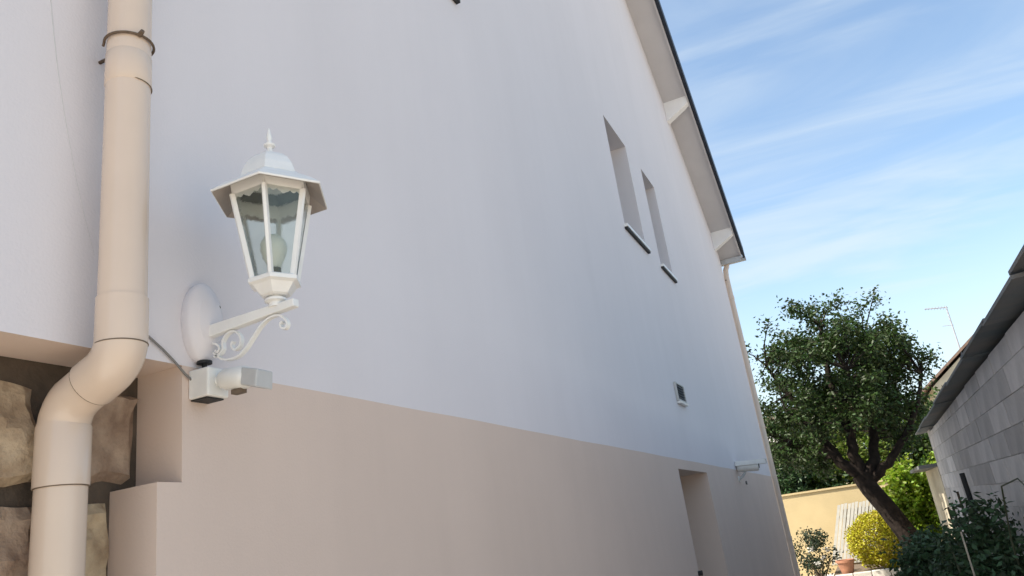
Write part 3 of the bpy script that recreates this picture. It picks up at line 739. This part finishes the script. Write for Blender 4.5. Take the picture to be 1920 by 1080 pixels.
# main tree: leaning trunk, forked limbs, loose crown
tree = thing('tree', 'dark broadleaf tree with a leaning forked trunk between house and shed', 'tree', (1.80, 16, 0))
b = MB()
trunk_pts = [(1.90, 16, -0.02), (1.86, 16, 0.35), (1.74, 16, 0.90), (1.52, 16, 1.40), (1.34, 16, 1.75), (1.26, 16, 2.02)]
b.tube(trunk_pts, [0.27, 0.205, 0.18, 0.168, 0.165, 0.18], 14)
rg = random.Random(11)
limb_nodes = []
def limb(s, pts, r0, r1):
    P = [Vector(s)] + [Vector(p) for p in pts]; out = []
    for i in range(len(P) - 1):
        for q in range(4): out.append(P[i].lerp(P[i + 1], q / 4) + Vector((rg.uniform(-.02, .02), rg.uniform(-.02, .02), rg.uniform(-.02, .02))) * (0 if (i == 0 and q == 0) else 1))
    out.append(P[-1]); n = len(out)
    b.tube(out, [r0 + (r1 - r0) * i / (n - 1) for i in range(n)], 8)
    for i, p in enumerate(out):
        if i > 2: limb_nodes.append((p, r0 + (r1 - r0) * i / (n - 1)))
F = (1.27, 16, 2.0)
limb(F, [(0.98, 15.9, 2.28), (0.80, 15.9, 2.75), (0.45, 15.8, 3.5), (0.1, 15.7, 4.3)], 0.125, 0.03)
limb(F, [(1.22, 15.95, 2.40), (1.30, 15.9, 2.85), (1.15, 15.9, 3.8), (1.25, 16, 4.9)], 0.125, 0.03)
limb((1.32, 16, 1.98), [(1.55, 16.05, 2.28), (1.68, 16.1, 2.75), (1.75, 16.1, 3.6), (1.95, 16.1, 4.5)], 0.12, 0.03)
limb((1.40, 16, 1.90), [(1.75, 15.9, 2.15), (2.1, 15.8, 2.5), (2.5, 15.7, 3.1), (2.7, 15.7, 3.6)], 0.095, 0.025)
limb((0.92, 15.9, 2.45), [(0.5, 15.7, 2.6), (0.0, 15.6, 2.9), (-0.6, 15.5, 3.3)], 0.07, 0.02)
limb((1.28, 15.92, 2.8), [(1.0, 16.4, 3.3), (0.7, 16.9, 3.9)], 0.06, 0.02)
limb((1.28, 15.92, 2.7), [(1.5, 15.3, 3.2), (1.5, 14.9, 3.8)], 0.06, 0.02)
limb((0.80, 15.9, 2.75), [(0.6, 15.4, 3.0), (0.3, 15.0, 3.3)], 0.05, 0.02)
def keepf(p, g):
    # looser on the left, dense lower right
    s = (p[0] - 1.2) / 1.6
    if p[2] < 2.85 and p[0] < 1.9 and p[0] > 0.7: return False
    zz = (p[2] - 3.7) / 1.8
    dens = 0.62 + 0.45 * s - 0.45 * zz
    return g.uniform() < max(0.13, dens)
TC = (1.02, 16.0, 3.76)
cc, pts = clumps(TC, (1.72, 1.55, 1.80), 330, 128, 0.105, 21, 0.30, keepf, 2.25)
# twigs to the nearest limb node
tw = MB()
for p in cc:
    P = Vector(p); nd = min(limb_nodes, key=lambda q: (q[0] - P).length + (0.4 if q[0].z > P.z + 0.2 else 0))
    mid_ = nd[0].lerp(P, 0.5) + Vector((rg.uniform(-.06, .06), rg.uniform(-.06, .06), rg.uniform(-.02, .1)))
    tw.tube([nd[0], mid_, P, P + (P - mid_) * 0.5], [min(nd[1] * 0.6, 0.022), 0.012, 0.007, 0.003], 5)
    L = (P - mid_).length
    for q in range(int(L * 26)):
        s = rg.random(); a = mid_.lerp(P, s); pts = np.vstack([pts, np.array([[a.x + rg.gauss(0, .06), a.y + rg.gauss(0, .06), a.z + rg.gauss(0, .06)]])])
b.v += []; tr_o = b.build('trunk', 'bark', tree, auto=60)
tw.build('twigs', 'bark', tree)
v, f = leaves(pts, 0.078, 31, 0.52, 0.3)
link('crown', fast_mesh('crown', v, f, 'leaf_tree'), tree)

# trees and tall shrubs behind the garden wall
def bg_tree(label, x, y, h, rx, rz, seed, m, ncl=260, per=85, cat='tree', name='tree', size=0.13):
    t = thing(name, label, cat, (x, y, 0), 'trees beyond the garden wall')
    b = MB(); b.tube([(x, y, -0.02), (x + 0.1, y, h * 0.35), (x, y + 0.1, h * 0.7)], [0.16, 0.12, 0.05], 8)
    for i in range(5):
        a = i * 1.3 + seed; b.tube([(x + 0.08, y, h * 0.3), (x + rx * 0.4 * math.cos(a), y + rx * 0.4 * math.sin(a), h * 0.55), (x + rx * 0.75 * math.cos(a), y + rx * 0.75 * math.sin(a), h * 0.8)], [0.07, 0.045, 0.015], 6)
    b.build('trunk', 'bark', t)
    c_, p_ = clumps((x, y, h - rz), (rx, rx, rz), ncl, per, 0.2, seed, 0.2, zmin=0.5)
    v, f = leaves(p_, size, seed + 5, 0.5); link('crown', fast_mesh('crown', v, f, m), t)
bg_tree('dark bushy tree rising behind the garden wall beside the house corner', -1.2, 24.0, 4.35, 2.0, 1.95, 41, 'leaf_dark')
bg_tree('bright green tree behind the garden wall, seen through the leaning tree', 1.3, 24.6, 4.0, 1.9, 1.8, 47, 'leaf_sunny')
bg_tree('shaded tree behind the garden wall at the shed end', 3.9, 24.4, 4.0, 1.6, 1.7, 53, 'leaf_mid')

# white-flowered tall shrub at the house corner
ol = shrub('flowering_shrub', 'tall shrub with white blossom behind the garden wall by the house corner', 'shrub', (-1.0, 22.4, 2.0), (0.75, 0.7, 1.6), 100, 70, 0.12, 0.11, 'leaf_dark', 61, base=(-1.0, 22.4, 0.0), aspect=0.35)
cc_, pts_ = clumps((-0.98, 22.0, 3.45), (0.4, 0.4, 0.35), 9, 30, 0.06, 63, 0.5)
v, f = leaves(pts_, 0.07, 64, 0.9); link('blossom', fast_mesh('blossom', v, f, 'petal_white'), ol)

# clipped round bush
rbsh = thing('clipped_bush', 'yellow-green bush clipped to a round ball in the garden bed', 'bush', (1.30, 18.6, 0.16))
rg2 = np.random.default_rng(71); q = rg2.normal(size=(15000, 3)); q /= np.linalg.norm(q, axis=1)[:, None]
rr_ = rg2.uniform(0.72, 1.04, 15000) * (1 + 0.09 * np.sin(q[:, 0] * 7) * np.sin(q[:, 2] * 6 + 1) + 0.05 * np.sin(q[:, 1] * 13 + q[:, 2] * 11)) + np.abs(rg2.normal(size=15000)) * 0.03
p_ = q * rr_[:, None] * np.array([0.66, 0.62, 0.56]) + np.array([1.30, 18.6, 0.74]); p_[:, 2] = np.maximum(p_[:, 2], 0.2)
v, f = leaves(p_, 0.05, 72, 0.55, 0.0); link('foliage', fast_mesh('foliage', v, f, 'leaf_yellow'), rbsh)
b = MB(); b.tube([(1.30, 18.6, 0.15), (1.32, 18.6, 0.45)], [0.05, 0.03], 8)
for i in range(8):
    a = i * 0.8; b.tube([(1.31, 18.6, 0.35), (1.3 + 0.45 * math.cos(a), 18.6 + 0.45 * math.sin(a), 0.55 + 0.12 * (i % 4))], [0.025, 0.008], 5)
b.build('stems', 'stem', rbsh)

shrub('leafy_shrub', 'bright lime-green rounded shrub right of the leaning trunk', 'shrub', (2.02, 18.9, 1.35), (0.50, 0.5, 0.85), 90, 90, 0.10, 0.10, 'leaf_lime', 81, base=(2.0, 18.9, 0.15), aspect=0.6)
shrub('leafy_shrub', 'tall lime-green shrub beside the pale wall past the shed', 'shrub', (2.75, 18.7, 1.25), (0.42, 0.45, 1.05), 80, 80, 0.10, 0.09, 'leaf_lime', 87, base=(2.72, 18.7, 0.0), aspect=0.45)
rs_ = shrub('rose_bush', 'sparse dark rose bush with pale blooms before the cream wall', 'shrub', (-0.12, 18.9, 0.62), (0.44, 0.35, 0.52), 42, 46, 0.075, 0.06, 'leaf_rose', 91, shell=0.1, base=(-0.1, 18.9, 0.01), aspect=0.6, nst=14)
cc_, pts_ = clumps((-0.1, 18.75, 0.55), (0.35, 0.25, 0.35), 9, 10, 0.025, 92, 0.2)
v, f = leaves(pts_, 0.05, 93, 0.9); link('blossom', fast_mesh('blossom', v, f, 'petal_white'), rs_)

# shaded shrubs along the block wall
shrub('border_shrub', 'dense dark shrub at the foot of the block wall, bottom right', 'shrub', (2.02, 7.6, 0.82), (0.30, 1.0, 0.56), 120, 80, 0.085, 0.062, 'leaf_shade', 101, shell=0.15, base=(2.0, 7.3, 0.03), nst=16, stem='cane_green')
shrub('border_shrub', 'low dark leafy shrub in front of the leaning trunk', 'shrub', (1.82, 10.6, 0.50), (0.44, 1.1, 0.52), 170, 85, 0.09, 0.065, 'leaf_shade', 107, shell=0.15, base=(1.8, 10.6, 0.03), nst=12, stem='cane_green')
shrub('border_shrub', 'small dark shrub nearest the camera along the block wall', 'shrub', (2.14, 5.4, 0.62), (0.18, 0.5, 0.45), 40, 60, 0.07, 0.055, 'leaf_shade', 113, shell=0.15, base=(2.12, 5.6, 0.03), nst=10, stem='cane_green')
# loose rose canes and stakes
def stake(label, pts, r, m='black_rubber', name='garden_stake', grp='stakes and canes by the block wall'):
    b = MB(); b.tube(pts, r, 8); return tag(b.build(name, m, None, auto=40), label, 'stake', grp)
stake('thick black stake leaning among the shrubs against the block wall', [(2.10, 7.9, 0.02), (2.085, 8.0, 1.72)], 0.022)
stake('thin dark cane just left of the black stake', [(2.16, 9.4, 0.02), (2.13, 9.4, 1.56)], 0.012, 'stem')
stake('short paired cane beside the pale wall end', [(2.22, 11.3, 0.02), (2.2, 11.3, 1.42)], 0.014, 'stem')
stake('shorter paired cane farther along the block wall', [(2.2, 11.9, 0.02), (2.19, 11.9, 1.36)], 0.014, 'stem')
stake('pale straight cane rising in the dark shrub', [(1.80, 6.2, 0.02), (1.80, 6.25, 1.33)], 0.006, 'pale_wood')
b = MB(); b.tube([(2.15, 6.9, 0.4), (2.15, 6.85, 1.2), (2.18, 6.7, 1.58), (2.22, 6.2, 1.62), (2.24, 5.6, 1.42), (2.26, 5.1, 1.1)], [0.008, 0.007, 0.006, 0.005, 0.004, 0.003], 6)
tag(b.build('rose_cane', 'cane_green', None, smooth=True), 'thin arching cane bending across the block wall', 'cane')

# garden bed edging and pot
ge = thing('bed_edging', 'row of pale stone slabs edging the raised garden bed', 'edging', (1.2, 17.66, 0))
for i in range(6):
    MB().box(0.28 + i * 0.345, 0.61 + i * 0.345, 17.55, 17.75, 0.0, 0.22 + 0.008 * (i % 3)).build('slab', 'edging_stone', ge, bevel=0.008)
pot = thing('flower_pot', 'terracotta pot on the ground between rose bush and round bush', 'pot', (0.52, 17.9, 0.17))
b = MB(); b.lathe([(0.10, 0.165), (0.13, 0.28), (0.165, 0.42), (0.185, 0.43), (0.185, 0.475), (0.155, 0.475), (0.15, 0.43), (0.02, 0.42)], (0.52, 17.9, 0), 20); b.build('pot', 'terracotta', pot, auto=40)

# ------------------------------------------------------------------ neighbouring houses and antenna
nh = thing('house', 'distant cream gabled house with brown roof behind the shed', 'house', (8, 32, 0))
b = MB(); v = [(4.2, 30, 0), (12.2, 30, 0), (12.2, 30, 4.85), (8.2, 30, 7.9), (4.2, 30, 4.85)]
v += [(x, 38, z) for x, y, z in v]; b.add(v, [(0, 1, 2, 3, 4), (9, 8, 7, 6, 5), (0, 5, 6, 1), (1, 6, 7, 2), (0, 4, 9, 5)]); b.build('wall', 'cream_render_pale', nh)
for xs in (-1, 1):
    b = MB(); xa, xb = 8.2, 8.2 + xs * 4.4
    za_, zb_ = 7.98, 4.68
    b.add([(xa, 29.85, za_), (xb, 29.85, zb_), (xb, 38.3, zb_), (xa, 38.3, za_), (xa, 29.85, za_ + 0.10), (xb, 29.85, zb_ + 0.10), (xb, 38.3, zb_ + 0.10), (xa, 38.3, za_ + 0.10)], [(0, 1, 2, 3), (4, 7, 6, 5), (0, 4, 5, 1), (1, 5, 6, 2), (2, 6, 7, 3), (3, 7, 4, 0)])
    b.build('roof', 'roof_tile', nh)
w = MB().box(6.9, 8.0, 29.98, 29.998, 3.0, 4.4).build('window', 'window_frame', nh); MB().box(6.98, 7.92, 29.965, 29.979, 3.08, 4.32).build('pane', 'window_dark', w)
n2 = thing('house', 'low house with terracotta roof glimpsed behind the leaning tree', 'house', (-1.5, 37, 0))
b = MB(); b.box(-5, 1.6, 34.5, 40, 0, 4.1); b.build('wall', 'cream_render_pale', n2)
b = MB(); v = [(-5.3, 34.1, 4.0), (1.9, 34.1, 4.0), (1.9, 37.2, 5.5), (-5.3, 37.2, 5.5), (1.9, 40.4, 4.0), (-5.3, 40.4, 4.0)]
b.add(v + [(x, y, z + 0.15) for x, y, z in v], [(0, 3, 2, 1), (3, 5, 4, 2), (6, 7, 8, 9), (9, 8, 10, 11), (0, 1, 7, 6), (5, 11, 10, 4), (1, 2, 8, 7), (2, 4, 10, 8), (0, 6, 9, 3), (3, 9, 11, 5)]); b.build('roof', 'roof_tile', n2)
w = MB().box(-3.2, -2.0, 34.48, 34.498, 2.0, 3.3).build('window', 'window_frame', n2); MB().box(-3.12, -2.08, 34.465, 34.479, 2.08, 3.22).build('pane', 'window_dark', w)

an = thing('television_antenna', 'thin television antenna standing against the pale sky above the shed', 'antenna', (5.37, 30.2, 5.9))
MB().tube([(5.37, 30.2, 5.6), (5.37, 30.2, 7.52)], 0.028, 8).build('mast', 'antenna_metal', an)
bo = MB().tube([(4.70, 30.2, 7.58), (5.42, 30.2, 7.47)], 0.02, 8).build('boom', 'antenna_metal', an)
for i in range(7):
    x = 4.74 + i * 0.095; zz = 7.575 - (x - 4.7) * 0.153
    MB().tube([(x, 30.0 - 0.02 * i, zz), (x, 30.4 + 0.02 * i, zz)], 0.007, 6).build('element', 'antenna_metal', bo)
MB().tube([(5.08, 30.2, 6.86), (5.42, 30.2, 6.82)], 0.012, 8).build('lower_boom', 'antenna_metal', an)
